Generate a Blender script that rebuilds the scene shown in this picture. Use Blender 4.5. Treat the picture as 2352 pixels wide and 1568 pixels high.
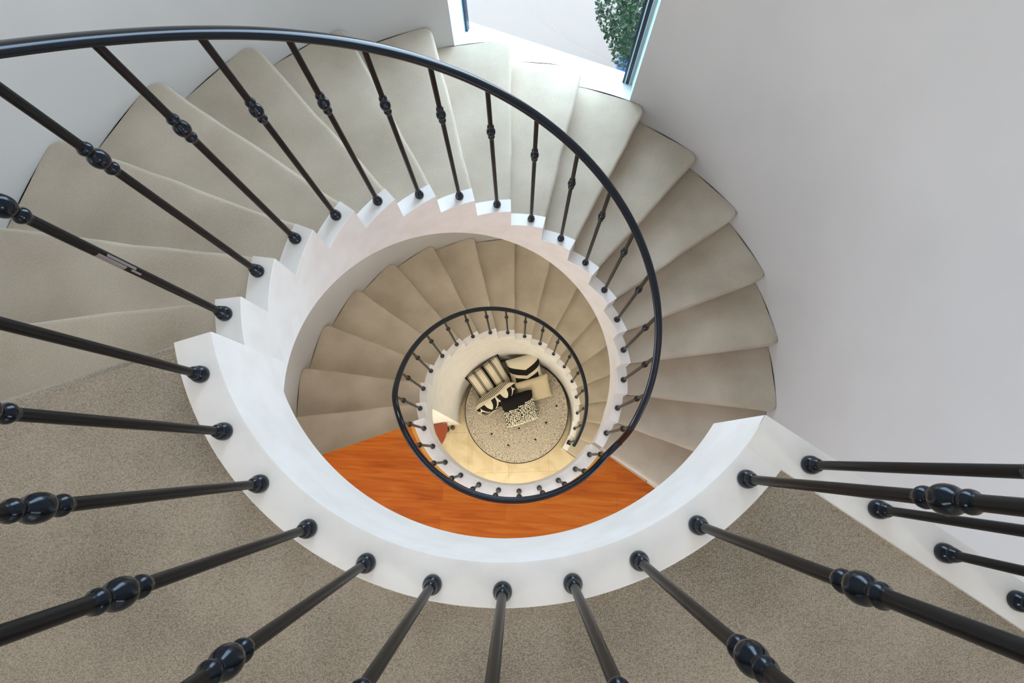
import bpy, bmesh, math, random
from mathutils import Vector, Matrix
random.seed(7)
for o in list(bpy.data.objects): bpy.data.objects.remove(o)
S = bpy.context.scene
COL = S.collection
D2R = math.radians
PI = math.pi

# ------------------------------------------------------------------ camera
cam_d = bpy.data.cameras.new('camera'); cam = bpy.data.objects.new('camera', cam_d); COL.objects.link(cam)
cam.location = (-0.0447, -0.5820, 7.5988)
cam.rotation_euler = (0.2271, 0.0119, -0.1476)
cam_d.sensor_width = 36; cam_d.lens = 1134.52/2352*36; cam_d.clip_start = 0.02; cam_d.clip_end = 200
S.camera = cam
S.view_settings.view_transform = 'Standard'; S.view_settings.look = 'None'
S.view_settings.gamma = 1; S.view_settings.use_curve_mapping = False
S.view_settings.exposure = 0.0

# ------------------------------------------------------------------ world: bright overcast sky
w = bpy.data.worlds.new('sky'); S.world = w; w.use_nodes = True
wn = w.node_tree; bg = wn.nodes['Background']
tc = wn.nodes.new('ShaderNodeTexCoord'); sx = wn.nodes.new('ShaderNodeSeparateXYZ')
wr = wn.nodes.new('ShaderNodeValToRGB')
wn.links.new(tc.outputs['Generated'], sx.inputs[0]); wn.links.new(sx.outputs['Z'], wr.inputs[0])
wr.color_ramp.elements[0].position = 0.0; wr.color_ramp.elements[0].color = (0.86, 0.93, 1.0, 1)
wr.color_ramp.elements[1].position = 0.8; wr.color_ramp.elements[1].color = (0.72, 0.86, 1.0, 1)
wn.links.new(wr.outputs[0], bg.inputs[0]); bg.inputs[1].default_value = 7.8

# ------------------------------------------------------------------ main dimensions
RISE = 0.175; F1 = 18*RISE; F2 = 2*F1
R_IN = 0.835; R_ST = 0.917; R_CURB = 0.94; R_OUT = 2.06
A_TOP = 190.3; A_BOT = -43.5            # landing sector runs from A_TOP round to 316.5
SLAB = 0.35; H_TOP = F2 + 2.7
def A(k): return A_TOP if k < 0 else 178.0 - 13.8*k
def RW(z):                                                   # the drum wall widens slightly towards the ground
    return 2.06 if z >= 4.5 else (2.12 if z <= 2.6 else 2.12-.06*(z-2.6)/1.9)
def line_z(t): return -((178.0 - t)/13.8 + 1)*RISE          # relative to the upper floor of the flight
BX0, BX1, BY0 = -4.0, 3.0, -5.0

def area(name, loc, rot, sx_, sy_, power, col, portal=False, spread=None):
    l = bpy.data.lights.new(name, 'AREA'); l.shape = 'RECTANGLE'; l.size = sx_; l.size_y = sy_
    l.energy = power; l.color = col
    if portal: l.cycles.is_portal = True
    if spread: l.spread = spread
    o = bpy.data.objects.new(name, l); COL.objects.link(o); o.location = loc; o.rotation_euler = rot
    return o
# upper sides stand in for hall windows; back and lower storeys are added fill
WARM = (1.0, 0.95, 0.88)
area('window_standin_upper_left', (BX0+0.06, -2.6, F2+1.45), (0, D2R(-90), 0), 1.0, 1.2, 43, WARM)
area('window_standin_upper_right', (BX1-0.06, -3.7, F2+1.45), (0, D2R(90), 0), 1.0, 1.2, 48, WARM)
area('hall_fill_upper_back', (-0.5, BY0+0.06, F2+1.5), (D2R(90), 0, 0), 2.6, 1.5, 20, WARM)
area('hall_fill_middle_left', (BX0+0.06, -2.6, F1+1.35), (0, D2R(-90), 0), 1.6, 2.2, 100, (.90, .96, 1))
area('hall_fill_middle_right', (BX1-0.06, -3.7, F1+1.35), (0, D2R(90), 0), 1.6, 2.0, 100, (.90, .96, 1))
area('hall_fill_ground_left', (BX0+0.06, -2.6, 1.3), (0, D2R(-90), 0), 1.5, 2.2, 65, (1, .95, .84))
area('hall_fill_ground_right', (BX1-0.06, -3.7, 1.3), (0, D2R(90), 0), 1.5, 2.0, 65, (1, .95, .84))
# added area lights under the stairwell and ground-floor ceilings, no fittings modelled
area('ceiling_fill_well', (-0.3, -0.2, H_TOP-0.02), (0, 0, 0), 1.6, 1.6, 22, (1, .98, .96))
area('ceiling_fill_ground', (-0.4, -1.6, F1-SLAB-0.03), (0, 0, 0), 0.9, 0.5, 42, (1, .88, .68))

# unseen fill lights added under the upper flight to brighten the lower steps
for t_, z_ in ((20, 3.52), (62, 4.05), (104, 4.58), (146, 5.11)):
    area('soffit_fill', (1.5*math.cos(D2R(t_)), 1.5*math.sin(D2R(t_)), z_-.08), (0, 0, 0), .3, .3, 5.5, (1, .89, .70))

# ------------------------------------------------------------------ materials
def mat(name, col=(.8, .8, .8), rough=.6, spec=.5, metal=0, coat=0):
    m = bpy.data.materials.new(name); m.use_nodes = True
    b = m.node_tree.nodes['Principled BSDF']
    b.inputs['Base Color'].default_value = (*col, 1); b.inputs['Roughness'].default_value = rough
    b.inputs['Specular IOR Level'].default_value = spec; b.inputs['Metallic'].default_value = metal
    b.inputs['Coat Weight'].default_value = coat
    return m
def nd(m, t, **kw):
    n = m.node_tree.nodes.new(t)
    for k, v in kw.items(): setattr(n, k, v)
    return n
def lk(m, a, b): m.node_tree.links.new(a, b)
def bsdf(m): return m.node_tree.nodes['Principled BSDF']
def ramp(m, fac, stops, interp='LINEAR'):
    r = nd(m, 'ShaderNodeValToRGB'); r.color_ramp.interpolation = interp
    e = r.color_ramp.elements
    while len(e) < len(stops): e.new(.5)
    for i, (p, c) in enumerate(stops):
        e[i].position = p; e[i].color = (*c, 1)
    lk(m, fac, r.inputs[0]); return r
def bump(m, h, strength, dist):
    b = nd(m, 'ShaderNodeBump'); b.inputs['Strength'].default_value = strength; b.inputs['Distance'].default_value = dist
    lk(m, h, b.inputs['Height']); lk(m, b.outputs[0], bsdf(m).inputs['Normal']); return b
def math_n(m, op, a, b=None, c=None):
    n = nd(m, 'ShaderNodeMath', operation=op)
    for i, v in enumerate((a, b, c)):
        if v is None: continue
        if isinstance(v, (int, float)): n.inputs[i].default_value = v
        else: lk(m, v, n.inputs[i])
    return n.outputs[0]

def plaster(name, col):
    m = mat(name, col, .75, .3)
    t = nd(m, 'ShaderNodeTexCoord'); n = nd(m, 'ShaderNodeTexNoise'); n.inputs['Scale'].default_value = 60; n.inputs['Detail'].default_value = 6
    lk(m, t.outputs['Object'], n.inputs['Vector'])
    n2 = nd(m, 'ShaderNodeTexNoise'); n2.inputs['Scale'].default_value = 2.2; lk(m, t.outputs['Object'], n2.inputs['Vector'])
    r = ramp(m, n2.outputs[0], [(.35, tuple(c*.965 for c in col)), (.65, col)]); lk(m, r.outputs[0], bsdf(m).inputs['Base Color'])
    bump(m, n.outputs[0], .06, .004)
    return m
M_WALL = plaster('wall_plaster', (.62, .622, .622))
M_WHITE = mat('white_paint', (.80, .785, .765), .45, .4)
def white_detail(m):
    t = nd(m, 'ShaderNodeTexCoord'); n = nd(m, 'ShaderNodeTexNoise'); n.inputs['Scale'].default_value = 9; n.inputs['Detail'].default_value = 5
    lk(m, t.outputs['Object'], n.inputs['Vector'])
    r = ramp(m, n.outputs[0], [(.3, (.82, .805, .78)), (.6, (.875, .87, .86))]); lk(m, r.outputs[0], bsdf(m).inputs['Base Color'])
    bump(m, n.outputs[0], .05, .003)
white_detail(M_WHITE)
M_REVEAL = mat('reveal_blue_daylight', (.50, .74, .80), .5, .4)  # blue daylight on the jambs put into their colour

def carpet(name, c1, c2, rib):
    m = mat(name, c1, .95, .1)
    bsdf(m).inputs['Sheen Weight'].default_value = .25; bsdf(m).inputs['Sheen Roughness'].default_value = .6
    t = nd(m, 'ShaderNodeTexCoord')
    big = nd(m, 'ShaderNodeTexNoise'); big.inputs['Scale'].default_value = 3.0; big.inputs['Detail'].default_value = 3
    fine = nd(m, 'ShaderNodeTexNoise'); fine.inputs['Scale'].default_value = 260; fine.inputs['Detail'].default_value = 3
    lk(m, t.outputs['Object'], big.inputs['Vector']); lk(m, t.outputs['Object'], fine.inputs['Vector'])
    f = math_n(m, 'MULTIPLY_ADD', big.outputs[0], .55, math_n(m, 'MULTIPLY', fine.outputs[0], .45))
    h = fine.outputs[0]
    if rib:
        mp = nd(m, 'ShaderNodeMapping'); mp.inputs['Rotation'].default_value = (0, 0, D2R(8)); mp.inputs['Scale'].default_value = (190, 430, 100)
        lk(m, t.outputs['Object'], mp.inputs['Vector'])
        v = nd(m, 'ShaderNodeTexVoronoi'); v.inputs['Scale'].default_value = 1.0; v.inputs['Randomness'].default_value = .55
        lk(m, mp.outputs[0], v.inputs['Vector'])
        h = math_n(m, 'SUBTRACT', 1.0, v.outputs['Distance'])
        f = math_n(m, 'MULTIPLY_ADD', h, .42, math_n(m, 'MULTIPLY', f, .62))
    r = ramp(m, f, [(.36, c1), (.66, c2)]); lk(m, r.outputs[0], bsdf(m).inputs['Base Color'])
    bump(m, h, .55 if rib else .35, .004)
    return m
M_CARPET = carpet('stair_carpet', (.40, .342, .262), (.58, .515, .415), False)
M_CARPET_L = carpet('landing_carpet_shaded', (.185, .158, .118), (.49, .43, .345), True)  # stair carpet with ribs, weaker light on the landing darkened into the colour
M_METAL = mat('black_iron', (.004, .0055, .009), .2, .45, 0, .1)
bsdf(M_METAL).inputs['Specular Tint'].default_value = (.62, .78, 1.0, 1)  # blue of the window light tinted into the highlights
M_ROD = mat('black_rod', (.0055, .0055, .0065), .34, .3, 0, .0)

def wood(name, c1, c2, c3):
    m = mat(name, c1, .34, .3, 0, .08)
    t = nd(m, 'ShaderNodeTexCoord'); mp = nd(m, 'ShaderNodeMapping'); mp.inputs['Rotation'].default_value = (0, 0, D2R(12))
    lk(m, t.outputs['Object'], mp.inputs['Vector'])
    br = nd(m, 'ShaderNodeTexBrick'); br.offset = .37; br.inputs['Scale'].default_value = 1.0
    br.inputs['Brick Width'].default_value = 1.5; br.inputs['Row Height'].default_value = .125
    br.inputs['Mortar Size'].default_value = .0012; br.inputs['Mortar Smooth'].default_value = .3
    br.inputs['Color1'].default_value = (.25, .25, .25, 1); br.inputs['Color2'].default_value = (.8, .8, .8, 1); br.inputs['Mortar'].default_value = (0, 0, 0, 1)
    lk(m, mp.outputs[0], br.inputs['Vector'])
    m2 = nd(m, 'ShaderNodeMapping'); m2.inputs['Scale'].default_value = (1.2, 14, 4); lk(m, mp.outputs[0], m2.inputs['Vector'])
    n = nd(m, 'ShaderNodeTexNoise'); n.inputs['Scale'].default_value = 2.0; n.inputs['Detail'].default_value = 7; n.inputs['Distortion'].default_value = .7
    lk(m, m2.outputs[0], n.inputs['Vector'])
    f = math_n(m, 'MULTIPLY_ADD', n.outputs[0], .75, math_n(m, 'MULTIPLY', br.outputs['Color'], .28))
    r = ramp(m, f, [(.28, c1), (.52, c2), (.75, c3)]); lk(m, r.outputs[0], bsdf(m).inputs['Base Color'])
    return m
M_WOOD = wood('jarrah_boards', (.33, .060, .003), (.52, .118, .006), (.60, .19, .02))
M_WOODTRIM = wood('timber_edging', (.62, .27, .05), (.70, .33, .07), (.74, .38, .09))
M_TABLE = mat('dark_red_wood', (.27, .052, .014), .32, .5)
M_TABLE_D = mat('dark_brown_wood', (.085, .04, .02), .4, .5)

def tiles():
    m = mat('cream_tile', (.74, .62, .38), .3, .5)
    t = nd(m, 'ShaderNodeTexCoord'); mp = nd(m, 'ShaderNodeMapping'); mp.inputs['Rotation'].default_value = (0, 0, D2R(7)); mp.inputs['Location'].default_value = (.12, .22, 0)
    lk(m, t.outputs['Object'], mp.inputs['Vector'])
    br = nd(m, 'ShaderNodeTexBrick'); br.offset = 0; br.inputs['Scale'].default_value = 1
    br.inputs['Brick Width'].default_value = .6; br.inputs['Row Height'].default_value = .6; br.inputs['Mortar Size'].default_value = .0035
    br.inputs['Color1'].default_value = (.76, .65, .43, 1); br.inputs['Color2'].default_value = (.73, .62, .40, 1); br.inputs['Mortar'].default_value = (.60, .48, .28, 1)
    lk(m, mp.outputs[0], br.inputs['Vector'])
    n = nd(m, 'ShaderNodeTexNoise'); n.inputs['Scale'].default_value = 3.5; n.inputs['Detail'].default_value = 6; n.inputs['Distortion'].default_value = 1.2
    lk(m, t.outputs['Object'], n.inputs['Vector'])
    r = ramp(m, n.outputs[0], [(.35, (.85, .80, .70)), (.6, (1, 1, 1))])
    mx = nd(m, 'ShaderNodeMix', data_type='RGBA', blend_type='MULTIPLY'); mx.inputs[0].default_value = 1
    lk(m, br.outputs['Color'], mx.inputs[6]); lk(m, r.outputs[0], mx.inputs[7]); lk(m, mx.outputs[2], bsdf(m).inputs['Base Color'])
    return m
M_TILE = tiles()

# ------------------------------------------------------------------ mesh helpers
def link(name, bm, m, parent=None, smooth=True, angle=35):
    me = bpy.data.meshes.new(name); bmesh.ops.recalc_face_normals(bm, faces=bm.faces[:]); bm.to_mesh(me); bm.free()
    o = bpy.data.objects.new(name, me); COL.objects.link(o); me.materials.append(m)
    if smooth:
        me.polygons.foreach_set('use_smooth', [True]*len(me.polygons))
        me.set_sharp_from_angle(angle=D2R(angle))
    if parent: o.parent = parent
    return o
def tag(o, label, cat, group=None, kind=None):
    if label: o['label'] = label
    if cat: o['category'] = cat
    if group: o['group'] = group
    if kind: o['kind'] = kind
    return o
def struct(o, label):
    o['kind'] = 'structure'; o['label'] = label; o['category'] = o.name.split('_')[0].split('.')[0]; return o
def empty(name, loc=(0, 0, 0), rz=0):
    o = bpy.data.objects.new(name, None); COL.objects.link(o); o.location = loc; o.rotation_euler = (0, 0, rz); o.empty_display_size = .1
    return o
def part(name, bm, m, root, smooth=True, angle=35):
    """a mesh built in world coordinates, re-based on the thing it belongs to"""
    bmesh.ops.transform(bm, matrix=Matrix.Translation(root.location).inverted(), verts=bm.verts[:])
    return link(name, bm, m, root, smooth, angle)
def pt(r, t, z): return (r*math.cos(D2R(t)), r*math.sin(D2R(t)), z)
def quad(bm, *ps):
    vs = [bm.verts.new(p) for p in ps]
    return bm.faces.new(vs)
def weld(bm, d=1e-5): bmesh.ops.remove_doubles(bm, verts=bm.verts[:], dist=d)
def box(bm, x0, x1, y0, y1, z0, z1):
    v = [bm.verts.new((x, y, z)) for z in (z0, z1) for y in (y0, y1) for x in (x0, x1)]
    for f in ((0, 1, 3, 2), (4, 6, 7, 5), (0, 4, 5, 1), (2, 3, 7, 6), (0, 2, 6, 4), (1, 5, 7, 3)): bm.faces.new([v[i] for i in f])
def obox(bm, p0, p1, th, z0, z1):
    """a straight upright slab from p0 to p1 in plan"""
    p0 = Vector(p0); p1 = Vector(p1); n = (p1-p0).normalized(); n = Vector((-n.y, n.x))*th/2
    c = [p0+n, p1+n, p1-n, p0-n]
    lo = [bm.verts.new((a.x, a.y, z0)) for a in c]; hi = [bm.verts.new((a.x, a.y, z1)) for a in c]
    bm.faces.new(lo); bm.faces.new(hi)
    for i in range(4): bm.faces.new((lo[i], lo[(i+1) % 4], hi[(i+1) % 4], hi[i]))
def lathe(bm, prof, segs=24, loc=(0, 0, 0)):
    rings = []
    for r, z in prof:
        if r < 1e-6: rings.append([bm.verts.new((loc[0], loc[1], loc[2]+z))])
        else: rings.append([bm.verts.new((loc[0]+r*math.cos(2*PI*i/segs), loc[1]+r*math.sin(2*PI*i/segs), loc[2]+z)) for i in range(segs)])
    for a, b in zip(rings, rings[1:]):
        for i in range(segs):
            j = (i+1) % segs
            if len(a) == 1 and len(b) == 1: continue
            if len(a) == 1: bm.faces.new((a[0], b[i], b[j]))
            elif len(b) == 1: bm.faces.new((a[i], a[j], b[0]))
            else: bm.faces.new((a[i], a[j], b[j], b[i]))
def sweep(bm, pts, prof):
    """prof = closed loop of (side, up); side is horizontal, up is kept vertical"""
    rings = []
    n = len(pts)
    for i, p in enumerate(pts):
        a = Vector(pts[max(i-1, 0)]); b = Vector(pts[min(i+1, n-1)]); t = (b-a).normalized()
        side = t.cross(Vector((0, 0, 1))).normalized(); up = side.cross(t).normalized()
        rings.append([bm.verts.new(Vector(p)+side*s+up*u) for s, u in prof])
    m = len(prof)
    for a, b in zip(rings, rings[1:]):
        for i in range(m): bm.faces.new((a[i], a[(i+1) % m], b[(i+1) % m], b[i]))
    bm.faces.new(rings[0]); bm.faces.new(rings[-1])
def arange(a, b, n): return [a+(b-a)*i/n for i in range(n+1)]

# ------------------------------------------------------------------ walls of the stairwell (outer drum, with the window)
TW0, TW1 = 57.4, 91.8; ZW0, ZW1 = F2-10*RISE, F2+1.75
GL = Vector((-0.006, 2.517)); GR = Vector((1.127, 1.856))          # glass line in plan
gdir = (GR-GL).normalized(); gn = Vector((-gdir.y, gdir.x));
if gn.dot(GL) < 0: gn = -gn
bm = bmesh.new()
ts = arange(A_BOT, TW0, 44) + arange(TW0, TW1, 16)[1:] + arange(TW1, A_TOP, 44)[1:]
zs = [-.02, 2.6, ZW0-.05, ZW0, ZW1, H_TOP+.02]
for t0, t1 in zip(ts, ts[1:]):
    for z0, z1 in zip(zs, zs[1:]):
        if z0 == ZW0 and t0 >= TW0-1e-6 and t1 <= TW1+1e-6: continue
        for dR in (0, .05):
            quad(bm, pt(RW(z0)+dR, t0, z0), pt(RW(z0)+dR, t1, z0), pt(RW(z1)+dR, t1, z1), pt(RW(z1)+dR, t0, z1))
for t in (A_BOT, A_TOP): quad(bm, pt(R_OUT, t, -.02), pt(R_OUT+.05, t, -.02), pt(R_OUT+.05, t, H_TOP+.02), pt(R_OUT, t, H_TOP+.02))
weld(bm)
struct(link('wall_stairwell', bm, M_WALL), 'pale grey curved plaster wall around the spiral stairs')
# reveals, sill and head of the window
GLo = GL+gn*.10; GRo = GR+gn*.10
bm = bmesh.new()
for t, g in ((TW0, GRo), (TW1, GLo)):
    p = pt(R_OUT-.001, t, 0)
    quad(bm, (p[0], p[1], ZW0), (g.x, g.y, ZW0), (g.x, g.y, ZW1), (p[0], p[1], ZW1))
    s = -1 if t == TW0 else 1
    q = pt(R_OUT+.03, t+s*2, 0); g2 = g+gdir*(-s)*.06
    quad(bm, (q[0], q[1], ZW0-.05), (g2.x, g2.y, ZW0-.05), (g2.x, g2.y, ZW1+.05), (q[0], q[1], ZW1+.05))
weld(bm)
struct(link('trim_1', bm, M_REVEAL), 'window jambs with blue daylight painted into their colour')
bm = bmesh.new()
tt = arange(TW0, TW1, 16)
for z in (ZW0, ZW1):
    for i in range(16):
        g0 = GRo.lerp(GLo, i/16); g1 = GRo.lerp(GLo, (i+1)/16)
        a = pt(R_OUT-.001, tt[i], z); b = pt(R_OUT-.001, tt[i+1], z)
        quad(bm, a, b, (g1.x, g1.y, z), (g0.x, g0.y, z))
weld(bm)
struct(link('trim_5', bm, M_WHITE), 'white window sill beside the upper steps')
# flat outside face of the house
bm = bmesh.new()
def facade(s0, s1, z0, z1):
    a = GL+gdir*s0+gn*.06; b = GL+gdir*s1+gn*.06
    obox(bm, a, b, .08, z0, z1)
L = (GR-GL).length
facade(-3.5, -.0, -.02, H_TOP); facade(L, L+3.5, -.02, H_TOP); facade(0, L, -.02, ZW0-.001); facade(0, L, ZW1+.001, H_TOP)
struct(link('wall_outside', bm, M_WALL, smooth=False), 'outer house wall around the stair window')

# window frame and glass
def gp(s, off, z):
    p = GL+gdir*s+gn*off; return (p.x, p.y, z)
def gbox(bm, s0, s1, o0, o1, z0, z1):
    vs = [bm.verts.new(gp(s, o, z)) for z in (z0, z1) for o in (o0, o1) for s in (s0, s1)]
    for f in ((0, 1, 3, 2), (4, 6, 7, 5), (0, 4, 5, 1), (2, 3, 7, 6), (0, 2, 6, 4), (1, 5, 7, 3)): bm.faces.new([vs[i] for i in f])
M_FRAME = mat('pale_window_frame', (.50, .72, .78), .4)  # frame colour carries the blue cast of the light too
M_GASKET = mat('dark_gasket', (.012, .022, .05), .4)
def glass_mat():
    m = bpy.data.materials.new('window_glass'); m.use_nodes = True; nt = m.node_tree; nt.nodes.clear()
    out = nt.nodes.new('ShaderNodeOutputMaterial'); tr = nt.nodes.new('ShaderNodeBsdfTransparent'); tr.inputs[0].default_value = (.93, .97, 1, 1)
    gl = nt.nodes.new('ShaderNodeBsdfGlossy'); gl.inputs['Roughness'].default_value = .01
    fr = nt.nodes.new('ShaderNodeFresnel'); fr.inputs[0].default_value = 1.3
    mx = nt.nodes.new('ShaderNodeMixShader')
    ge = nt.nodes.new('ShaderNodeNewGeometry'); iv = nt.nodes.new('ShaderNodeMath'); iv.operation = 'SUBTRACT'; iv.inputs[0].default_value = 1
    ml = nt.nodes.new('ShaderNodeMath'); ml.operation = 'MULTIPLY'
    nt.links.new(ge.outputs['Backfacing'], iv.inputs[1]); nt.links.new(iv.outputs[0], ml.inputs[0]); nt.links.new(fr.outputs[0], ml.inputs[1])
    nt.links.new(ml.outputs[0], mx.inputs[0]); nt.links.new(tr.outputs[0], mx.inputs[1]); nt.links.new(gl.outputs[0], mx.inputs[2]); nt.links.new(mx.outputs[0], out.inputs[0])
    return m
M_GLASS = glass_mat()
win = empty('window_1', gp(L/2, 0, ZW0)); struct(win, 'tall stairwell window with thin dark-lined frame')
ZT = 5.52      # transom height
bm = bmesh.new()
for s0, s1 in ((0, .004), (.028, .036), (L-.036, L-.028), (L-.004, L)): gbox(bm, s0, s1, .005, .05, ZW0, ZW1)
gbox(bm, .0, L, .005, .05, ZW1-.02, ZW1)
gbox(bm, .06, L-.05, .012, .03, ZT-.004, ZT+.018)
part('window_frame', bm, M_FRAME, win, False)
bm = bmesh.new()
for s0, s1 in ((.004, .028), (.036, .052), (L-.052, L-.036), (L-.028, L-.004)): gbox(bm, s0, s1, .01, .048, ZW0, ZW1)
part('gasket', bm, M_GASKET, win, False)
bm = bmesh.new(); gbox(bm, .052, L-.052, .018, .022, ZW0, ZW1-.02); part('pane', bm, M_GLASS, win, False)

# hall walls, solid on every storey
def wall_holes(name, axis, pos, s0, s1, z0, z1, holes, th=.12):
    bm = bmesh.new()
    ss = sorted({s0, s1, *[h[0] for h in holes], *[h[1] for h in holes]}); zz = sorted({z0, z1, *[h[2] for h in holes], *[h[3] for h in holes]})
    sg = 1 if pos > 0 else -1
    for a, b in zip(ss, ss[1:]):
        for c, d in zip(zz, zz[1:]):
            if any(h[0] <= a and b <= h[1] and h[2] <= c and d <= h[3] for h in holes): continue
            if axis == 'x': box(bm, min(pos, pos+sg*th), max(pos, pos+sg*th), a, b, c, d)
            else: box(bm, a, b, min(pos, pos+sg*th), max(pos, pos+sg*th), c, d)
    return link(name, bm, M_WALL, smooth=False)
struct(wall_holes('wall_left', 'x', BX0, BY0, -.6, -.02, H_TOP, []), 'hall wall on the left')
struct(wall_holes('wall_right', 'x', BX1, BY0, -2.6, -.02, H_TOP, []), 'hall wall on the right')
struct(wall_holes('wall_back', 'y', BY0, BX0-.12, BX1+.12, -.02, H_TOP, []), 'hall wall behind the landing')
def ray_box(t):
    c, s = math.cos(D2R(t)), math.sin(D2R(t)); k = 1e9
    if c < 0: k = min(k, BX0/c)
    if c > 0: k = min(k, BX1/c)
    if s < 0: k = min(k, BY0/s)
    return k
for nm, t, lb in (('wall_partition', A_TOP, 'partition beside the top of the stairs'), ('wall_partition_right', 316.5, 'partition beside the foot of the stairs')):
    bm = bmesh.new(); a = pt(R_OUT-.01, t, 0); b = pt(ray_box(t)+.1, t, 0); d = 3.2 if t < 200 else -3.2
    s = .06 if t < 200 else -.06
    off = Vector((math.cos(D2R(t-90)), math.sin(D2R(t-90))))*s*1.0
    obox(bm, Vector(a[:2])-off, Vector(b[:2])-off, .1, -.02, H_TOP); struct(link(nm, bm, M_WALL, smooth=False), lb)
bm = bmesh.new(); box(bm, BX0-.1, BX1+.1, BY0-.1, 2.7, H_TOP, H_TOP+.15); struct(link('ceiling', bm, M_WALL, smooth=False), 'ceiling above the stairwell')

# ------------------------------------------------------------------ floors
bm = bmesh.new(); box(bm, BX0-.1, BX1+.1, BY0-.1, 2.12, -.15, 0)
struct(link('floor', bm, M_TILE, smooth=False), 'cream stone tiles at the foot of the stairs')
SEC = arange(A_TOP, 316.5, 60)
def landing(name, z, r0, mtop, label, thick=.03):
    bm = bmesh.new()
    for t0, t1 in zip(SEC, SEC[1:]):
        b0, b1 = ray_box(t0), ray_box(t1)
        quad(bm, pt(r0, t0, z), pt(b0, t0, z), pt(b1, t1, z), pt(r0, t1, z))
        quad(bm, pt(r0, t0, z-thick), pt(b0, t0, z-thick), pt(b1, t1, z-thick), pt(r0, t1, z-thick))
        quad(bm, pt(r0, t0, z), pt(r0, t1, z), pt(r0, t1, z-thick), pt(r0, t0, z-thick))
    for t in (A_TOP, 316.5):
        b = ray_box(t); quad(bm, pt(r0, t, z), pt(b, t, z), pt(b, t, z-thick), pt(r0, t, z-thick))
    weld(bm); return struct(link(name, bm, mtop), label)
def slab(name, z, label):
    bm = bmesh.new()
    r0 = R_IN
    for t0, t1 in zip(SEC, SEC[1:]):
        b0, b1 = ray_box(t0), ray_box(t1)
        quad(bm, pt(r0+.02, t0, z-.032), pt(b0, t0, z-.032), pt(b1, t1, z-.032), pt(r0+.02, t1, z-.032))
        quad(bm, pt(r0+.001, t0, z-SLAB), pt(b0, t0, z-SLAB), pt(b1, t1, z-SLAB), pt(r0+.001, t1, z-SLAB))
    for t in (A_TOP, 316.5):
        b = ray_box(t); quad(bm, pt(r0+.02, t, z-.032), pt(b, t, z-.032), pt(b, t, z-SLAB), pt(r0+.02, t, z-SLAB))
    weld(bm); return struct(link(name, bm, M_WHITE), label)
slab('ceiling', F1, 'white underside of the timber landing'); slab('ceiling', F2, 'white underside of the carpeted landing')

def curb(name, z, label, straight):
    """white curb round the opening: flat top, deep face towards the well"""
    bm = bmesh.new()
    tt = arange(A_TOP-1.2, 316.5, 72)
    rb = .006
    prof = [(R_IN, z-SLAB), (R_IN, z-rb), (R_IN+.0018, z-.0018), (R_IN+rb, z), (R_CURB-.003, z), (R_CURB, z-.003), (R_CURB, z-.04), (R_IN+.02, z-.04), (R_IN+.02, z-SLAB)]
    def foot(t, q): return min(q, z+line_z(t)-.43) if q == z-SLAB else q
    rings = [[bm.verts.new(pt(r, t, foot(t, q))) for r, q in prof] for t in tt]
    n = len(prof)
    for a, b in zip(rings, rings[1:]):
        for i in range(n): bm.faces.new((a[i], a[(i+1) % n], b[(i+1) % n], b[i]))
    bm.faces.new(rings[0]); bm.faces.new(rings[-1])
    if straight:
        # radial edge of the landing over the flight below
        c, s = math.cos(D2R(316.5)), math.sin(D2R(316.5)); e = Vector((c, s)); nn = Vector((s, -c))   # nn points back over the landing
        wd = .098
        for r0, r1, w0, z0 in ((R_IN, R_OUT-.002, wd, z-.03), (R_IN, R_OUT-.002, .03, z-SLAB)):
            P = [e*r0-nn*.0005, e*r1-nn*.0005, e*r1+nn*w0, e*r0+nn*w0]
            lo = [bm.verts.new((p.x, p.y, z0)) for p in P]; hi = [bm.verts.new((p.x, p.y, z+.0004)) for p in P]
            bm.faces.new(lo); bm.faces.new(hi)
            for i in range(4): bm.faces.new((lo[i], lo[(i+1) % 4], hi[(i+1) % 4], hi[i]))
            if w0 == .03: bmesh.ops.translate(bm, verts=hi, vec=(0, 0, -.0008))
    return struct(link(name, bm, M_WHITE, angle=40), label)
curb('trim_2', F2, 'wide white curb round the carpeted landing, balusters standing on it', True)
curb('trim_3', F1, 'white curb round the timber landing', False)
landing('floor', F2-.011, R_CURB+.003, M_CARPET_L, 'ribbed grey-beige carpet of the upper landing')
landing('floor', F1-.006, R_CURB+.03, M_WOOD, 'glossy orange-brown timber boards of the middle landing')
bm = bmesh.new()
for t0, t1 in zip(SEC, SEC[1:]):
    for (r0, z0), (r1, z1) in (((R_CURB, F1-.004), (R_CURB+.03, F1-.004)), ((R_CURB+.03, F1-.004), (R_CURB+.03, F1-.03))):
        quad(bm, pt(r0, t0, z0), pt(r1, t0, z1), pt(r1, t1, z1), pt(r0, t1, z0))
weld(bm); struct(link('trim_4', bm, M_WOODTRIM), 'thin orange timber edging along the white curb')

# solid wall under the lower flight
bm = bmesh.new()
tt = arange(A_BOT, 179.6, 120)
rings = []
for t in tt:
    zt = max(.02, F1+line_z(t)-.40)
    rings.append([bm.verts.new(pt(R_IN, t, 0)), bm.verts.new(pt(R_IN, t, zt)), bm.verts.new(pt(R_ST-.004, t, zt)), bm.verts.new(pt(R_ST-.004, t, 0))])
for a, b in zip(rings, rings[1:]):
    for i in range(4): bm.faces.new((a[i], a[(i+1) % 4], b[(i+1) % 4], b[i]))
bm.faces.new(rings[0]); bm.faces.new(rings[-1])
# return wall closing the space under the stairs
obox(bm, Vector(pt(R_ST+.004, 180.6, 0)[:2])+Vector((0, .059)), Vector(pt(R_OUT, 180.6, 0)[:2])+Vector((0, .059)), .08, 0, F1-.62)
struct(link('wall_under_stairs', bm, M_WHITE, angle=30), 'curved white wall below the lower stairs')

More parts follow.
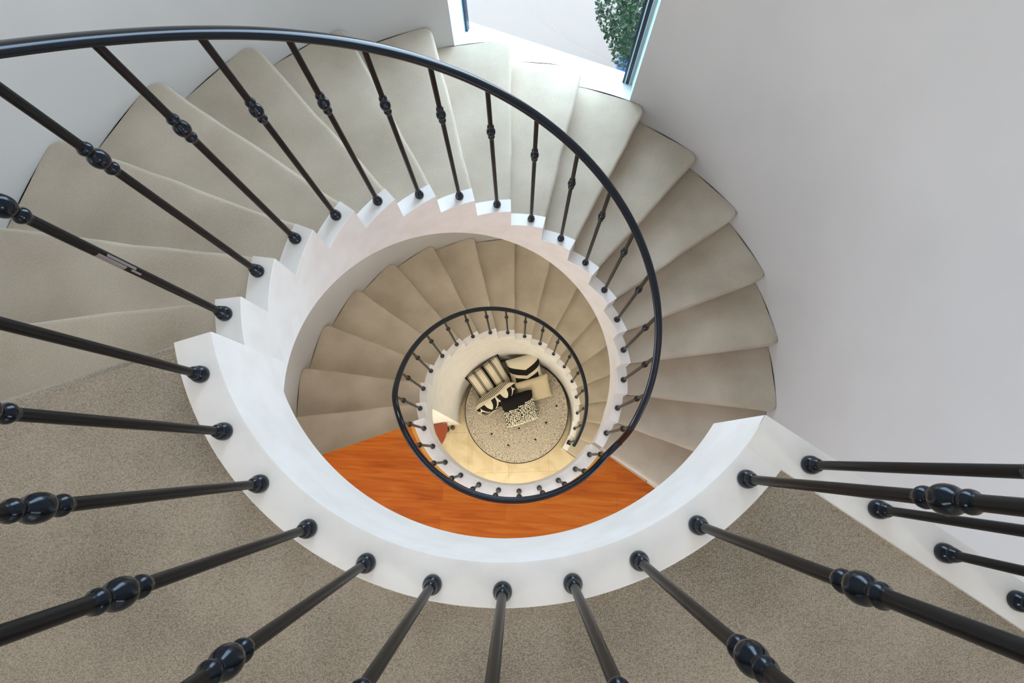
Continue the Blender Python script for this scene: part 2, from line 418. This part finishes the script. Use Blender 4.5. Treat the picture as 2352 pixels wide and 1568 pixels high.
# ------------------------------------------------------------------ the two flights
def flight(top, label):
    base = top-F1
    root = empty('spiral_staircase', (0, 0, base)); tag(root, label, 'staircase')
    # white stringer, saw-toothed on top, helical below
    bm = bmesh.new()
    for k in range(17):
        t0 = A(k) if k < 16 else A(k); t1 = A(k-1); z = top-(k+1)*RISE; n = 9
        t = arange(t0, t1, n); rb = .007
        for a, b in zip(t, t[1:]):
            za = max(base, top+line_z(a)-.43); zb = max(base, top+line_z(b)-.43)
            quad(bm, pt(R_IN, a, za), pt(R_IN, b, zb), pt(R_IN, b, z-.002), pt(R_IN, a, z-.002))
            quad(bm, pt(R_IN, a, z-.002), pt(R_IN, b, z-.002), pt(R_IN+.002, b, z), pt(R_IN+.002, a, z))
            quad(bm, pt(R_IN+.002, a, z), pt(R_IN+.002, b, z), pt(R_ST, b, z), pt(R_ST, a, z))
            quad(bm, pt(R_ST, a, za), pt(R_ST, b, zb), pt(R_ST, b, z), pt(R_ST, a, z))
            quad(bm, pt(R_IN, a, za), pt(R_IN, b, zb), pt(R_ST, b, zb), pt(R_ST, a, za))
        zl = z-RISE if k < 16 else base
        quad(bm, pt(R_IN, t0, z-.002), pt(R_ST, t0, z), pt(R_ST, t0, zl), pt(R_IN, t0, zl))
        bm.faces.new([bm.verts.new(q) for q in (pt(R_IN, t0, z-.002), pt(R_IN+.002, t0, z), pt(R_ST, t0, z))])
    for t in (A(16), A_TOP):
        zt = top-17*RISE if t < 0 else top-RISE
        zb = max(base, top+line_z(t)-.43)
        quad(bm, pt(R_IN, t, zb), pt(R_ST, t, zb), pt(R_ST, t, zt), pt(R_IN, t, zt))
    weld(bm)
    part('stringer', bm, M_WHITE, root, True, 30)
    # plastered underside
    bm = bmesh.new()
    t = arange(A(16), A_TOP, 90)
    for a, b in zip(t, t[1:]):
        za = max(base-.0, top+line_z(a)-.43); zb = max(base, top+line_z(b)-.43); Ro = RW((za+zb)/2+.3)
        quad(bm, pt(R_ST, a, za), pt(Ro-.003, a, za), pt(Ro-.003, b, zb), pt(R_ST, b, zb))
        quad(bm, pt(R_ST, a, za+.15), pt(Ro-.003, a, za+.15), pt(Ro-.003, b, zb+.15), pt(R_ST, b, zb+.15))
    weld(bm); part('soffit', bm, M_WHITE, root)
    # rounded carpeted edge of the landing above the first step
    bm = bmesh.new(); prev = None; z = top-.011; t0 = A_TOP
    tg = Vector((-math.sin(D2R(t0)), math.cos(D2R(t0)), 0))
    if top > 5:
        for i in range(0, 31):
            r = R_CURB+.001+(R_OUT-.006-R_CURB)*i/30; b0 = Vector(pt(r, t0, z))+tg*.0005*0
            row = [b0]+[b0+tg*(-.024*math.sin(u))*1.0+Vector((0, 0, -.024*(1-math.cos(u)))) for u in (.3, .6, .9, 1.2, 1.5, 1.8)]+[b0+tg*-.008+Vector((0, 0, -.05)), b0+tg*-.004+Vector((0, 0, -RISE+.002)), b0+tg*.02+Vector((0, 0, -RISE+.002))]
            cur = [bm.verts.new(q) for q in row]
            if prev:
                for j in range(len(cur)-1): bm.faces.new((prev[j], prev[j+1], cur[j+1], cur[j]))
            prev = cur
        part('landing_nosing', bm, M_CARPET_L, root, True, 60)['label'] = 'rounded carpet edge of the landing'
    # carpeted steps
    RN = .022; SET = .024
    for k in range(17):
        t0 = A(k); t1 = A(k-1)+1.0; z = top-(k+1)*RISE-.003
        if k == 0: t1 = A_TOP+.2
        zl = z-RISE if k < 16 else base; RO = RW(z)
        tg = Vector((-math.sin(D2R(t0)), math.cos(D2R(t0)), 0))
        rs = [R_ST]+[R_ST+.02]+arange(R_ST+.10, RO-.09, 8)+[RO-.07, RO-.055, RO-.04, RO-.028, RO-.018, RO-.009, RO-.003]
        bm = bmesh.new(); rows = []
        for r in rs:
            pull = 0
            if r > RO-.06: u = (r-(RO-.06))/.06; pull = .05*(1-math.sqrt(max(0, 1-u*u)))
            wob = .003*math.sin(r*9+k*1.7)+.002*math.sin(r*23+k)
            row = []
            # back edge -> front
            P0 = Vector(pt(r, t1, z)); P1 = Vector(pt(r, t0, z))+tg*(RN+pull+wob)
            for i in range(7):
                p = P0.lerp(P1, i/6); 
                if i: # keep the radius while crossing the wedge
                    rr = Vector((p.x, p.y)).length; p.x *= r/rr*1.0 if i < 6 else 1; p.y *= r/rr if i < 6 else 1
                row.append(p)
            for i in range(1, 7):
                u = i/6*PI*.92
                row.append(Vector(pt(r, t0, z))+tg*(pull+wob+RN-math.sin(u)*RN)+Vector((0, 0, -RN*1.05*(1-math.cos(u)))))
            row.append(Vector(pt(r, t0, z))+tg*(pull*.6+SET)+Vector((0, 0, -RN*2.6)))
            row.append(Vector(pt(r, t0, 0))+tg*(pull*.3+SET+.004)+Vector((0, 0, (z+zl)/2)))
            row.append(Vector(pt(r, t0, 0))+tg*(SET-.004)+Vector((0, 0, zl)))
            row = [Vector((q.x*(min(1, (RO-.002)/math.hypot(q.x, q.y))), q.y*(min(1, (RO-.002)/math.hypot(q.x, q.y))), q.z)) for q in row]
            rows.append([bm.verts.new(q) for q in row])
        for a, b in zip(rows, rows[1:]):
            for i in range(len(a)-1): bm.faces.new((a[i], a[i+1], b[i+1], b[i]))
        # side cheek against the wall and the stringer, back face: gives the carpeted step its body
        for row in (rows[0], rows[-1]):
            q = row[0].co; c = bm.verts.new((q.x, q.y, zl)); bm.faces.new(row+[c])
        part('carpeted_step', bm, M_CARPET, root, True, 60)
    return root
flight(F2, 'upper carpeted spiral stair flight with white sawtooth stringer, beside the window')
flight(F1, 'lower carpeted spiral stair flight from timber landing down to tiles')

# ------------------------------------------------------------------ balustrades
def shoe_mesh():
    bm = bmesh.new()
    lathe(bm, [(0, 0), (.0215, 0), (.0235, .004), (.0235, .010), (.0225, .017), (.0195, .024), (.0165, .028), (.0175, .030), (.0178, .034), (.0160, .0375), (.0150, .040), (.0135, .046), (.0110, .048)], 24)
    return bm
def knuckle_mesh():
    bm = bmesh.new()
    prof = [(.0100, -.052)]
    for c, r, hh in ((-.036, .0165, .012), (0, .0215, .023), (.036, .0165, .012)):
        for i in range(-4, 5):
            u = i/4*PI/2*.88; prof.append((max(.012, r*math.cos(u)**.75), c+hh*math.sin(u)))
    prof.append((.0100, .052)); lathe(bm, prof, 24); return bm
def rod_mesh(h):
    bm = bmesh.new(); lathe(bm, [(.0108, .001), (.0108, h)], 20); return bm
def to_mesh(bm, name, m):
    bmesh.ops.recalc_face_normals(bm, faces=bm.faces[:]); me = bpy.data.meshes.new(name); bm.to_mesh(me); bm.free(); me.materials.append(m)
    me.polygons.foreach_set('use_smooth', [True]*len(me.polygons)); me.set_sharp_from_angle(angle=D2R(50)); return me
ME_SHOE = to_mesh(shoe_mesh(), 'base_shoe', M_METAL); ME_KN = to_mesh(knuckle_mesh(), 'knuckle', M_METAL)
H_ST, H_LD = .972, .885; K_ST, K_LD = .688, .600
ME_ROD_S = to_mesh(rod_mesh(H_ST), 'baluster', M_ROD); ME_ROD_L = to_mesh(rod_mesh(H_LD), 'baluster', M_ROD)
def baluster(root, p, kind):
    o = bpy.data.objects.new('baluster', ME_ROD_S if kind == 's' else ME_ROD_L); COL.objects.link(o); o.parent = root
    o.location = Vector(p)-root.location
    s = bpy.data.objects.new('base_shoe', ME_SHOE); COL.objects.link(s); s.parent = o
    k = bpy.data.objects.new('knuckle', ME_KN); COL.objects.link(k); k.parent = o; k.location = (0, 0, K_ST if kind == 's' else K_LD)
    return o
def catmull(P, n=8):
    out = []
    P = [Vector(p) for p in P]
    for i in range(len(P)-1):
        a, b, c, d = P[max(i-1, 0)], P[i], P[i+1], P[min(i+2, len(P)-1)]
        for j in range(n):
            u = j/n; out.append(.5*((2*b)+(c-a)*u+(2*a-5*b+4*c-d)*u*u+(3*b-a-3*c+d)*u**3))
    out.append(P[-1]); return out
RAIL = [(-.0215, -.006), (-.019, -.010), (.019, -.010), (.0215, -.006), (.0225, .000), (.0205, .006), (.0150, .0105), (.0075, .0128), (0, .0135), (-.0075, .0128), (-.0150, .0105), (-.0205, .006), (-.0225, .000)]
def stair_pos(top):
    return [pt(.884, 181.45-13.531*k, top-(k+1)*RISE) for k in range(17)]
def landing_pos(z):
    if z > 5: return [(p[0]-.0103, p[1]-.0314, z) for p in (pt(.868, 194.51+11.268*j, z) for j in range(11))]
    return [(p[0]+.0015, p[1]-.0195, z) for p in (pt(.8629, 193.79+11.79*j, z) for j in range(11))]
def up(p, dz): return (p[0], p[1], p[2]+dz)
st1, st2, la1, la2 = stair_pos(F1), stair_pos(F2), landing_pos(F1), landing_pos(F2)

# lower balustrade: from the foot of the stairs up and round the timber landing
root = empty('balustrade', (0, 0, 0))
tag(root, 'black iron balustrade of lower stairs and timber landing, round the inner well', 'balustrade')
for i, p in enumerate(st1[:16]): baluster(root, p, 's')
for p in la1: baluster(root, p, 'l')
p = st1[16]
bm = bmesh.new(); box(bm, -.011, .011, -.011, .011, .004, .95); nw = link('newel', bm, M_ROD, root, False); nw.location = p; nw.rotation_euler = (0, 0, D2R(-35))
bm = bmesh.new(); box(bm, -.03, .03, -.03, .03, 0, .018); box(bm, -.02, .02, -.02, .02, .018, .05); bs = link('base_shoe', bm, M_METAL, nw, False)
bs['label'] = 'square black newel foot'
P = [up(pt(.884, 181.45-13.531*16.35, F1-17.3*RISE), .976)]+[up(q, .976) for q in reversed(st1)]+[up(q, .893) for q in la1]
k = (la1[10], st2[16]); 
P.append(up(((k[0][0]+k[1][0])/2*1.02, (k[0][1]+k[1][1])/2*1.02, F1), .945))
P = catmull(P, 7)
bm = bmesh.new(); sweep(bm, P, RAIL); link('handrail', bm, M_METAL, root, True, 50)
joint = P[-1]; tan = (P[-1]-P[-2]).normalized()
# upper balustrade
root = empty('balustrade', (0, 0, F1))
tag(root, 'black iron balustrade of upper stairs, sweeping round the carpeted landing edge', 'balustrade')
bal_tape = None
for i, p in enumerate(st2):
    b = baluster(root, p, 's')
    if i == 0: bal_tape = b
for p in la2: baluster(root, p, 'l')
ee = Vector((math.cos(D2R(316.5)), math.sin(D2R(316.5)))); nn = Vector((ee.y, -ee.x))
stp = [ee*r+nn*.048 for r in (.985, 1.170, 1.345, 1.530, 1.71, 1.89)]
for q in stp: baluster(root, (q.x, q.y, F2), 'l')
P = [tuple(joint+tan*.002)]+[up(q, .976) for q in reversed(st2)]+[up(q, .893) for q in la2]
c = (la2[10][0]+.055, la2[10][1]+.035, F2); P += [up((q.x, q.y, F2), .893) for q in stp]+[(ee.x*(R_OUT-.004)+nn.x*.048, ee.y*(R_OUT-.004)+nn.y*.048, F2+.893)]
P = catmull(P, 8)
bm = bmesh.new(); sweep(bm, P, RAIL); bmesh.ops.translate(bm, verts=bm.verts[:], vec=(0, 0, -F1)); link('handrail', bm, M_METAL, root, True, 50)
bm = bmesh.new(); q = joint; sweep(bm, [q-tan*.004, q+tan*.004], [(a*1.06, b*1.1) for a, b in RAIL]); bmesh.ops.translate(bm, verts=bm.verts[:], vec=(0, 0, -F1))
link('rail_joint', bm, M_METAL, root, True, 50)['label'] = 'slightly raised joint ring of the handrail'
# worn silvery tape on the first stair baluster below the upper landing
M_TAPE = mat('silver_tape', (.34, .34, .35), .35, .5, .5)
bm = bmesh.new()
for a0, a1, z0, z1 in ((-105, -35, .41, .49), (-28, 5, .385, .47), (-60, -35, .365, .395)):
    for i in range(6):
        u0 = a0+(a1-a0)*i/6; u1 = a0+(a1-a0)*(i+1)/6
        quad(bm, pt(.0112, u0, z0), pt(.0112, u1, z0), pt(.0112, u1, z1), pt(.0112, u0, z1))
weld(bm); tp = link('tape', bm, M_TAPE, bal_tape); tp['label'] = 'torn silvery tape patch on the baluster'

# ------------------------------------------------------------------ round daybed at the foot of the well
SEAT = .35
def tweed():
    m = mat('speckled_tweed', (.45, .40, .31), .95, .1)
    t = nd(m, 'ShaderNodeTexCoord'); n = nd(m, 'ShaderNodeTexNoise'); n.inputs['Scale'].default_value = 95; n.inputs['Detail'].default_value = 2
    lk(m, t.outputs['Object'], n.inputs['Vector'])
    r = ramp(m, n.outputs[0], [(.36, (.13, .10, .07)), (.46, (.44, .39, .31)), (.62, (.62, .57, .48))]); lk(m, r.outputs[0], bsdf(m).inputs['Base Color'])
    bump(m, n.outputs[0], .3, .004); return m
M_TWEED = tweed(); M_PIPE = mat('dark_piping', (.03, .02, .014), .7); M_BLACK = mat('black_cloth', (.014, .013, .013), .9, .1)
SC = Vector((.030, .060)); SR = .752
root = empty('round_daybed', (SC.x, SC.y, 0)); tag(root, 'round speckled beige button-tufted daybed filling the foot of the stairwell', 'daybed')
def prj(px, z):  # plan position that the photograph shows at a given height (measured once, written out)
    return px
BT = []
for i in range(-6, 7):
    for j in range(-6, 7):
        x, y = .027+i*.211+j*.191, -.201-i*.194+j*.215
        if math.hypot(x-SC.x, y-SC.y) < SR-.10 and (y < -.15 or x > .5): BT.append((x, y))
bm = bmesh.new()
NR, NT = 44, 120
rings = []
for i in range(NR+1):
    r = SR*(i/NR)**.85
    ring = []
    for j in range(NT):
        x = r*math.cos(2*PI*j/NT); y = r*math.sin(2*PI*j/NT)
        z = SEAT-.012*(r/SR)**6
        for bx, by in BT:
            d = math.hypot(x+SC.x-bx, y+SC.y-by); z -= .012*math.exp(-(d/.035)**2)
        ring.append(bm.verts.new((x, y, z)))
        if r < 1e-6: break
    rings.append(ring)
for a, b in zip(rings, rings[1:]):
    for j in range(NT):
        k = (j+1) % NT
        if len(a) == 1: bm.faces.new((a[0], b[j], b[k]))
        else: bm.faces.new((a[j], a[k], b[k], b[j]))
link('seat_pad', bm, M_TWEED, root)
bm = bmesh.new(); lathe(bm, [(SR-.002, SEAT-.012), (SR+.002, SEAT-.03), (SR+.002, .04), (SR-.03, .03), (SR-.03, 0.0), (0, 0)], 96); link('base', bm, M_TWEED, root)
bm = bmesh.new(); sweep_p = [(SR*math.cos(u), SR*math.sin(u), SEAT-.012) for u in arange(0, 2*PI, 120)]
sweep(bm, sweep_p, [(.006*math.cos(v), .006*math.sin(v)) for v in arange(0, 2*PI, 8)[:-1]]); link('piping', bm, M_PIPE, root)
for bx, by in BT:
    bm = bmesh.new(); lathe(bm, [(0, .012), (.009, .010), (.014, .004), (.014, 0)], 14); b = link('button', bm, M_BLACK, root); b.location = (bx-SC.x, by-SC.y, SEAT-.013)

# ------------------------------------------------------------------ cushions
CREAM = (.66, .60, .47); BLK = (.016, .014, .012)
def pillow_bm(w_, h_, t_, pinch=.10, wr=0, seed=0, n=28):
    rnd = random.Random(seed); ph = [rnd.uniform(0, 6) for _ in range(6)]
    bm = bmesh.new(); side = {}
    for sgn in (1, -1):
        for i in range(n+1):
            for j in range(n+1):
                u = -1+2*i/n; v = -1+2*j/n
                # edges bow inwards between the corners
                x = u*w_/2*(1-pinch*(1-v*v)*abs(u)**1.5); y = v*h_/2*(1-pinch*(1-u*u)*abs(v)**1.5)
                k = max(0, (1-u**4)*(1-v**4))**.55
                z = sgn*t_/2*k
                z += sgn*k*wr*(math.sin(u*5+ph[0]+v*3)*.5+math.sin(v*7+ph[1]-u*4)*.5)
                edge = i in (0, n) or j in (0, n)
                if edge and sgn == -1: side[(sgn, i, j)] = side[(1, i, j)]
                else: side[(sgn, i, j)] = bm.verts.new((x, y, z))
    for sgn in (1, -1):
        for i in range(n):
            for j in range(n): bm.faces.new([side[(sgn, a, b)] for a, b in ((i, j), (i+1, j), (i+1, j+1), (i, j+1))])
    return bm
def place(o, x, y, z, az, tilt, roll=0):
    """az: plan direction of the width; tilt: 0 lying flat, 90 standing on its lower edge"""
    o.rotation_mode = 'XYZ'
    o.matrix_world = Matrix.Translation((x, y, z)) @ Matrix.Rotation(D2R(az), 4, 'Z') @ Matrix.Rotation(D2R(tilt), 4, 'X') @ Matrix.Rotation(D2R(roll), 4, 'Z')
def pat(name):
    m = mat(name, CREAM, .92, .1); t = nd(m, 'ShaderNodeTexCoord'); s = nd(m, 'ShaderNodeSeparateXYZ'); lk(m, t.outputs['Object'], s.inputs[0]); return m, s.outputs
def edge_pipe(w_, h_, pinch, n=28, rad=.004):
    pts = []
    for u, v in [(-1+2*i/n, -1) for i in range(n)]+[(1, -1+2*i/n) for i in range(n)]+[(1-2*i/n, 1) for i in range(n)]+[(-1, 1-2*i/n) for i in range(n)]:
        pts.append(Vector((u*w_/2*(1-pinch*(1-v*v)*abs(u)**1.5), v*h_/2*(1-pinch*(1-u*u)*abs(v)**1.5), 0)))
    pts.append(pts[0]); pts.append(pts[1])
    bm = bmesh.new(); sweep(bm, pts, [(rad*math.cos(a), rad*math.sin(a)) for a in arange(0, 2*PI, 6)[:-1]]); return bm

# striped cushion
m, xyz = pat('striped_cloth')
x = xyz[0]
ax = math_n(m, 'ABSOLUTE', math_n(m, 'SUBTRACT', math_n(m, 'FRACT', math_n(m, 'MULTIPLY_ADD', x, 1/.27, 20.5)), .5))   # bands every 20 cm
thick = math_n(m, 'LESS_THAN', ax, .075); l1 = math_n(m, 'MULTIPLY', math_n(m, 'GREATER_THAN', ax, .10), math_n(m, 'LESS_THAN', ax, .13))
l2 = math_n(m, 'GREATER_THAN', ax, .475); l3 = math_n(m, 'MULTIPLY', math_n(m, 'GREATER_THAN', ax, .42), math_n(m, 'LESS_THAN', ax, .45))
allf = math_n(m, 'MAXIMUM', math_n(m, 'MAXIMUM', thick, l1), math_n(m, 'MAXIMUM', l2, l3))
r = ramp(m, allf, [(.4, CREAM), (.6, BLK)]); lk(m, r.outputs[0], bsdf(m).inputs['Base Color'])
o = link('striped_cushion', pillow_bm(.56, .56, .22, .09, .008, 1), m, None, True, 80)
tag(o, 'cream cushion with black stripes leaning on the wall, left of the chevron cushion', 'cushion', 'cushions on the round daybed')
place(o, -.285, .535, SEAT+.27, 28, 52)
pp = link('piping', edge_pipe(.56, .56, .09), M_BLACK, o)

# chevron cushion
m, xyz = pat('chevron_cloth')
ax = math_n(m, 'ABSOLUTE', xyz[0])
v = math_n(m, 'SUBTRACT', math_n(m, 'MULTIPLY_ADD', ax, .42, .06), xyz[1])
mx_ = math_n(m, 'MULTIPLY', math_n(m, 'GREATER_THAN', v, 0), math_n(m, 'LESS_THAN', v, .10))
inn = math_n(m, 'MULTIPLY', math_n(m, 'GREATER_THAN', v, .155), math_n(m, 'LESS_THAN', ax, .17))
r = ramp(m, math_n(m, 'MAXIMUM', mx_, inn), [(.4, CREAM), (.6, BLK)]); lk(m, r.outputs[0], bsdf(m).inputs['Base Color'])
o = link('chevron_cushion', pillow_bm(.48, .50, .18, .07, .004, 2), m, None, True, 80)
tag(o, 'cream cushion with bold black chevron blocks, at the top right of the pile', 'cushion', 'cushions on the round daybed')
place(o, .235, .585, SEAT+.225, 8, 40)

# plain cushion
m = mat('plain_cream_cloth', (.60, .52, .36), .95, .1)
t = nd(m, 'ShaderNodeTexCoord'); n = nd(m, 'ShaderNodeTexNoise'); n.inputs['Scale'].default_value = 7; n.inputs['Distortion'].default_value = .6; lk(m, t.outputs['Object'], n.inputs['Vector']); bump(m, n.outputs[0], .5, .03)
o = link('plain_cushion', pillow_bm(.50, .36, .15, .05, .006, 3), m, None, True, 80)
tag(o, 'plain cream rectangular cushion lying below the chevron cushion', 'cushion', 'cushions on the round daybed')
place(o, .315, .30, SEAT+.165, 8, 30)

# diamond cushion standing on edge
m, xyz = pat('diamond_cloth')
px_ = math_n(m, 'ABSOLUTE', math_n(m, 'SUBTRACT', math_n(m, 'FRACT', math_n(m, 'MULTIPLY_ADD', xyz[0], 1/.26, 20.5)), .5))
dd = math_n(m, 'MULTIPLY_ADD', px_, .20, math_n(m, 'MULTIPLY', math_n(m, 'ABSOLUTE', math_n(m, 'SUBTRACT', xyz[1], .095)), .75))
c1 = math_n(m, 'LESS_THAN', dd, .052); c2 = math_n(m, 'MULTIPLY', math_n(m, 'GREATER_THAN', dd, .072), math_n(m, 'LESS_THAN', dd, .125))
front = math_n(m, 'MAXIMUM', c1, c2)
st_ = math_n(m, 'GREATER_THAN', math_n(m, 'SINE', math_n(m, 'MULTIPLY', xyz[0], 2*PI/.022)), 0)
sy_ = math_n(m, 'GREATER_THAN', math_n(m, 'SINE', math_n(m, 'MULTIPLY', xyz[1], 2*PI/.05)), -.6)
back = math_n(m, 'MULTIPLY', st_, sy_)
isf = math_n(m, 'GREATER_THAN', xyz[2], 0.0)
f = math_n(m, 'ADD', math_n(m, 'MULTIPLY', isf, front), math_n(m, 'MULTIPLY', math_n(m, 'SUBTRACT', 1.0, isf), back))
r = ramp(m, f, [(.4, CREAM), (.6, BLK)]); lk(m, r.outputs[0], bsdf(m).inputs['Base Color'])
o = link('diamond_cushion', pillow_bm(.66, .40, .26, .08, .004, 4), m, None, True, 80)
tag(o, 'black and cream diamond-patterned cushion standing on its edge below the striped one', 'cushion', 'cushions on the round daybed')
place(o, -.235, .245, SEAT+.215, 27, 87)
pp = link('piping', edge_pipe(.66, .40, .08, rad=.006), mat('cream_piping', (.72, .66, .54), .9), o)

# knotted cushion
o = link('knotted_cushion', pillow_bm(.48, .50, .24, .06, .004, 5), M_BLACK, None, True, 80)
tag(o, 'black cushion covered in cream knots, nearest the bare seat of the daybed', 'cushion', 'cushions on the round daybed')
place(o, .07, .06, SEAT+.205, 9, 42)
bm = bmesh.new(); rnd = random.Random(3)
for i in range(25):
    for j in range(17):
        u = -1+2*(i+.5*(j % 2)+.25)/25; v = -1+2*(j+.5)/17
        if rnd.random() < .04 or v > .50+.22*u: continue
        x_ = u*.48/2*(1-.06*(1-v*v)*abs(u)**1.5); y_ = v*.50/2*(1-.06*(1-u*u)*abs(v)**1.5); k = max(0, (1-u**4)*(1-v**4))**.55; z_ = .12*k
        mt = Matrix.Translation((x_+rnd.uniform(-.004, .004), y_+rnd.uniform(-.004, .004), z_+.002)) @ Matrix.Rotation(rnd.uniform(-.4, .4), 4, 'Z') @ Matrix.Diagonal((.0082, .0135, .010, 1))
        bmesh.ops.create_icosphere(bm, subdivisions=1, radius=1, matrix=mt)
kk = link('knots', bm, mat('cream_wool', (.85, .80, .66), .95, .1), o, True, 180); kk['kind'] = 'stuff'; kk['label'] = 'rows of small cream wool knots'

# ------------------------------------------------------------------ half-round console table under the landing
TZ = .78
root = empty('console_table', (-1.22, .0, 0)); tag(root, 'red-brown half-round wooden side table under the timber landing', 'table')
bm = bmesh.new()
cx, cy = -1.24, -.005; a_, b_ = .30, .36
loop = [(cx-a_, cy), (cx+a_-.01, cy)]
for i in range(0, 25):
    u = -i/24*PI; loop.append((cx+a_*math.cos(u)**1 if i else cx+a_, cy+b_*math.sin(u)))
lo = [bm.verts.new((x, y, TZ-.03)) for x, y in loop]; hi = [bm.verts.new((x, y, TZ)) for x, y in loop]
bm.faces.new(lo); bm.faces.new(hi)
for i in range(len(loop)): j = (i+1) % len(loop); bm.faces.new((lo[i], lo[j], hi[j], hi[i]))
part('table_top', bm, M_TABLE, root, False)
bm = bmesh.new()
for s in (0,):
    lo = [bm.verts.new((cx+(x-cx)*.9, cy+(y-cy)*.9, TZ-.12)) for x, y in loop]; hi = [bm.verts.new((cx+(x-cx)*.9, cy+(y-cy)*.9, TZ-.03)) for x, y in loop]
    bm.faces.new(lo); bm.faces.new(hi)
    for i in range(len(loop)): j = (i+1) % len(loop); bm.faces.new((lo[i], lo[j], hi[j], hi[i]))
part('apron', bm, M_TABLE, root, False)
for lx, ly in ((-1.055, -.045), (cx-.22, cy-.05), (cx, cy-.24)):
    bm = bmesh.new(); lathe(bm, [(0, 0), (.022, 0), (.045, .02), (.05, .06), (.035, .10), (.018, .13), (.015, .4), (.022, .6), (.018, TZ-.12)], 16, (lx, ly, 0)); part('leg', bm, M_TABLE_D, root)
bm = bmesh.new(); lathe(bm, [(0, .0), (.03, .0), (.034, .02), (.03, .045), (0, .06)], 16, (-.962, -.03, 0.0))
d = link('door_stop', bm, M_TABLE_D); tag(d, 'small dark brown round doorstop on the tiles beside the wooden table', 'doorstop')

# ------------------------------------------------------------------ outside: paved terrace with a potted shrub
ZG = 3.1
M_PAVE = mat('pale_paving', (.205, .172, .148), .9, .1)
bm = bmesh.new(); quad(bm, (-14, 2.6, ZG), (14, 2.6, ZG), (14, 20, ZG), (-14, 20, ZG)); quad(bm, (-14, 2.6, ZG), (14, 2.6, ZG), (14, -1, ZG), (3.05, -1, ZG))
bm.free(); bm = bmesh.new()
# terrace bounded by the outside face of the house
q0 = GL+gdir*-3.5+gn*.11; q1 = GL+gdir*(L+3.5)+gn*.11; q2 = q1+gn*12; q3 = q0+gn*12
lo = [bm.verts.new((q.x, q.y, ZG-.2)) for q in (q0, q1, q2, q3)]; hi = [bm.verts.new((q.x, q.y, ZG)) for q in (q0, q1, q2, q3)]
bm.faces.new(lo); bm.faces.new(hi)
for i in range(4): bm.faces.new((lo[i], lo[(i+1) % 4], hi[(i+1) % 4], hi[i]))
struct(link('floor_terrace', bm, M_PAVE, smooth=False), 'pale sunlit paving outside the window')
SP = Vector((1.70, 3.0))
root = empty('potted_shrub', (SP.x, SP.y, ZG)); tag(root, 'green leafy shrub in a glazed blue pot outside the window', 'plant')
M_POT = mat('blue_glaze', (.02, .10, .30), .12, .6, 0, .6)
bm = bmesh.new(); lathe(bm, [(0, .02), (.13, .02), (.15, .05), (.20, .22), (.215, .36), (.19, .46), (.20, .49), (.17, .49), (.16, .42), (0, .42)], 32); link('pot', bm, M_POT, root)
bm = bmesh.new(); lathe(bm, [(0, 0), (.19, 0), (.21, .03), (.19, .03), (0, .02)], 32); link('saucer', bm, mat('terracotta', (.22, .08, .03), .7), root)
bm = bmesh.new(); lathe(bm, [(.02, .40), (.016, .9), (.01, 1.3)], 8); link('stem', bm, mat('bark', (.10, .06, .03), .9), root)
m = mat('leaf_green', (.05, .16, .05), .45, .4)
oi = nd(m, 'ShaderNodeTexCoord'); n = nd(m, 'ShaderNodeTexNoise'); n.inputs['Scale'].default_value = 14; lk(m, oi.outputs['Object'], n.inputs['Vector'])
r = ramp(m, n.outputs[0], [(.35, (.004, .022, .010)), (.55, (.012, .055, .018)), (.72, (.045, .14, .03))]); lk(m, r.outputs[0], bsdf(m).inputs['Base Color'])
bm = bmesh.new(); rnd = random.Random(11)
for i in range(8000):
    u = rnd.uniform(-1, 1); a = rnd.uniform(0, 2*PI); rr = .55+.45*rnd.random()**.5
    z_ = 1.08+.66*u*rr; prof = math.sqrt(max(0, 1-u*u))*(.42-.07*u)*rr*(1+.14*math.sin(a*3+u*4)+.08*math.sin(a*7))
    c = Vector((prof*math.cos(a), prof*math.sin(a), z_+rnd.uniform(-.03, .03)))
    R3 = Matrix.Rotation(rnd.uniform(0, 6.28), 3, 'Z') @ Matrix.Rotation(rnd.uniform(-1.0, 1.0), 3, 'X') @ Matrix.Rotation(rnd.uniform(-.8, .8), 3, 'Y')
    s = rnd.uniform(.015, .027)
    vs = [bm.verts.new(c+R3 @ Vector(q)*s) for q in ((-1.1, 0, 0), (-.2, .55, .12), (1.2, 0, 0), (-.2, -.55, .12))]
    bm.faces.new(vs)
fo = link('foliage', bm, m, root, False)
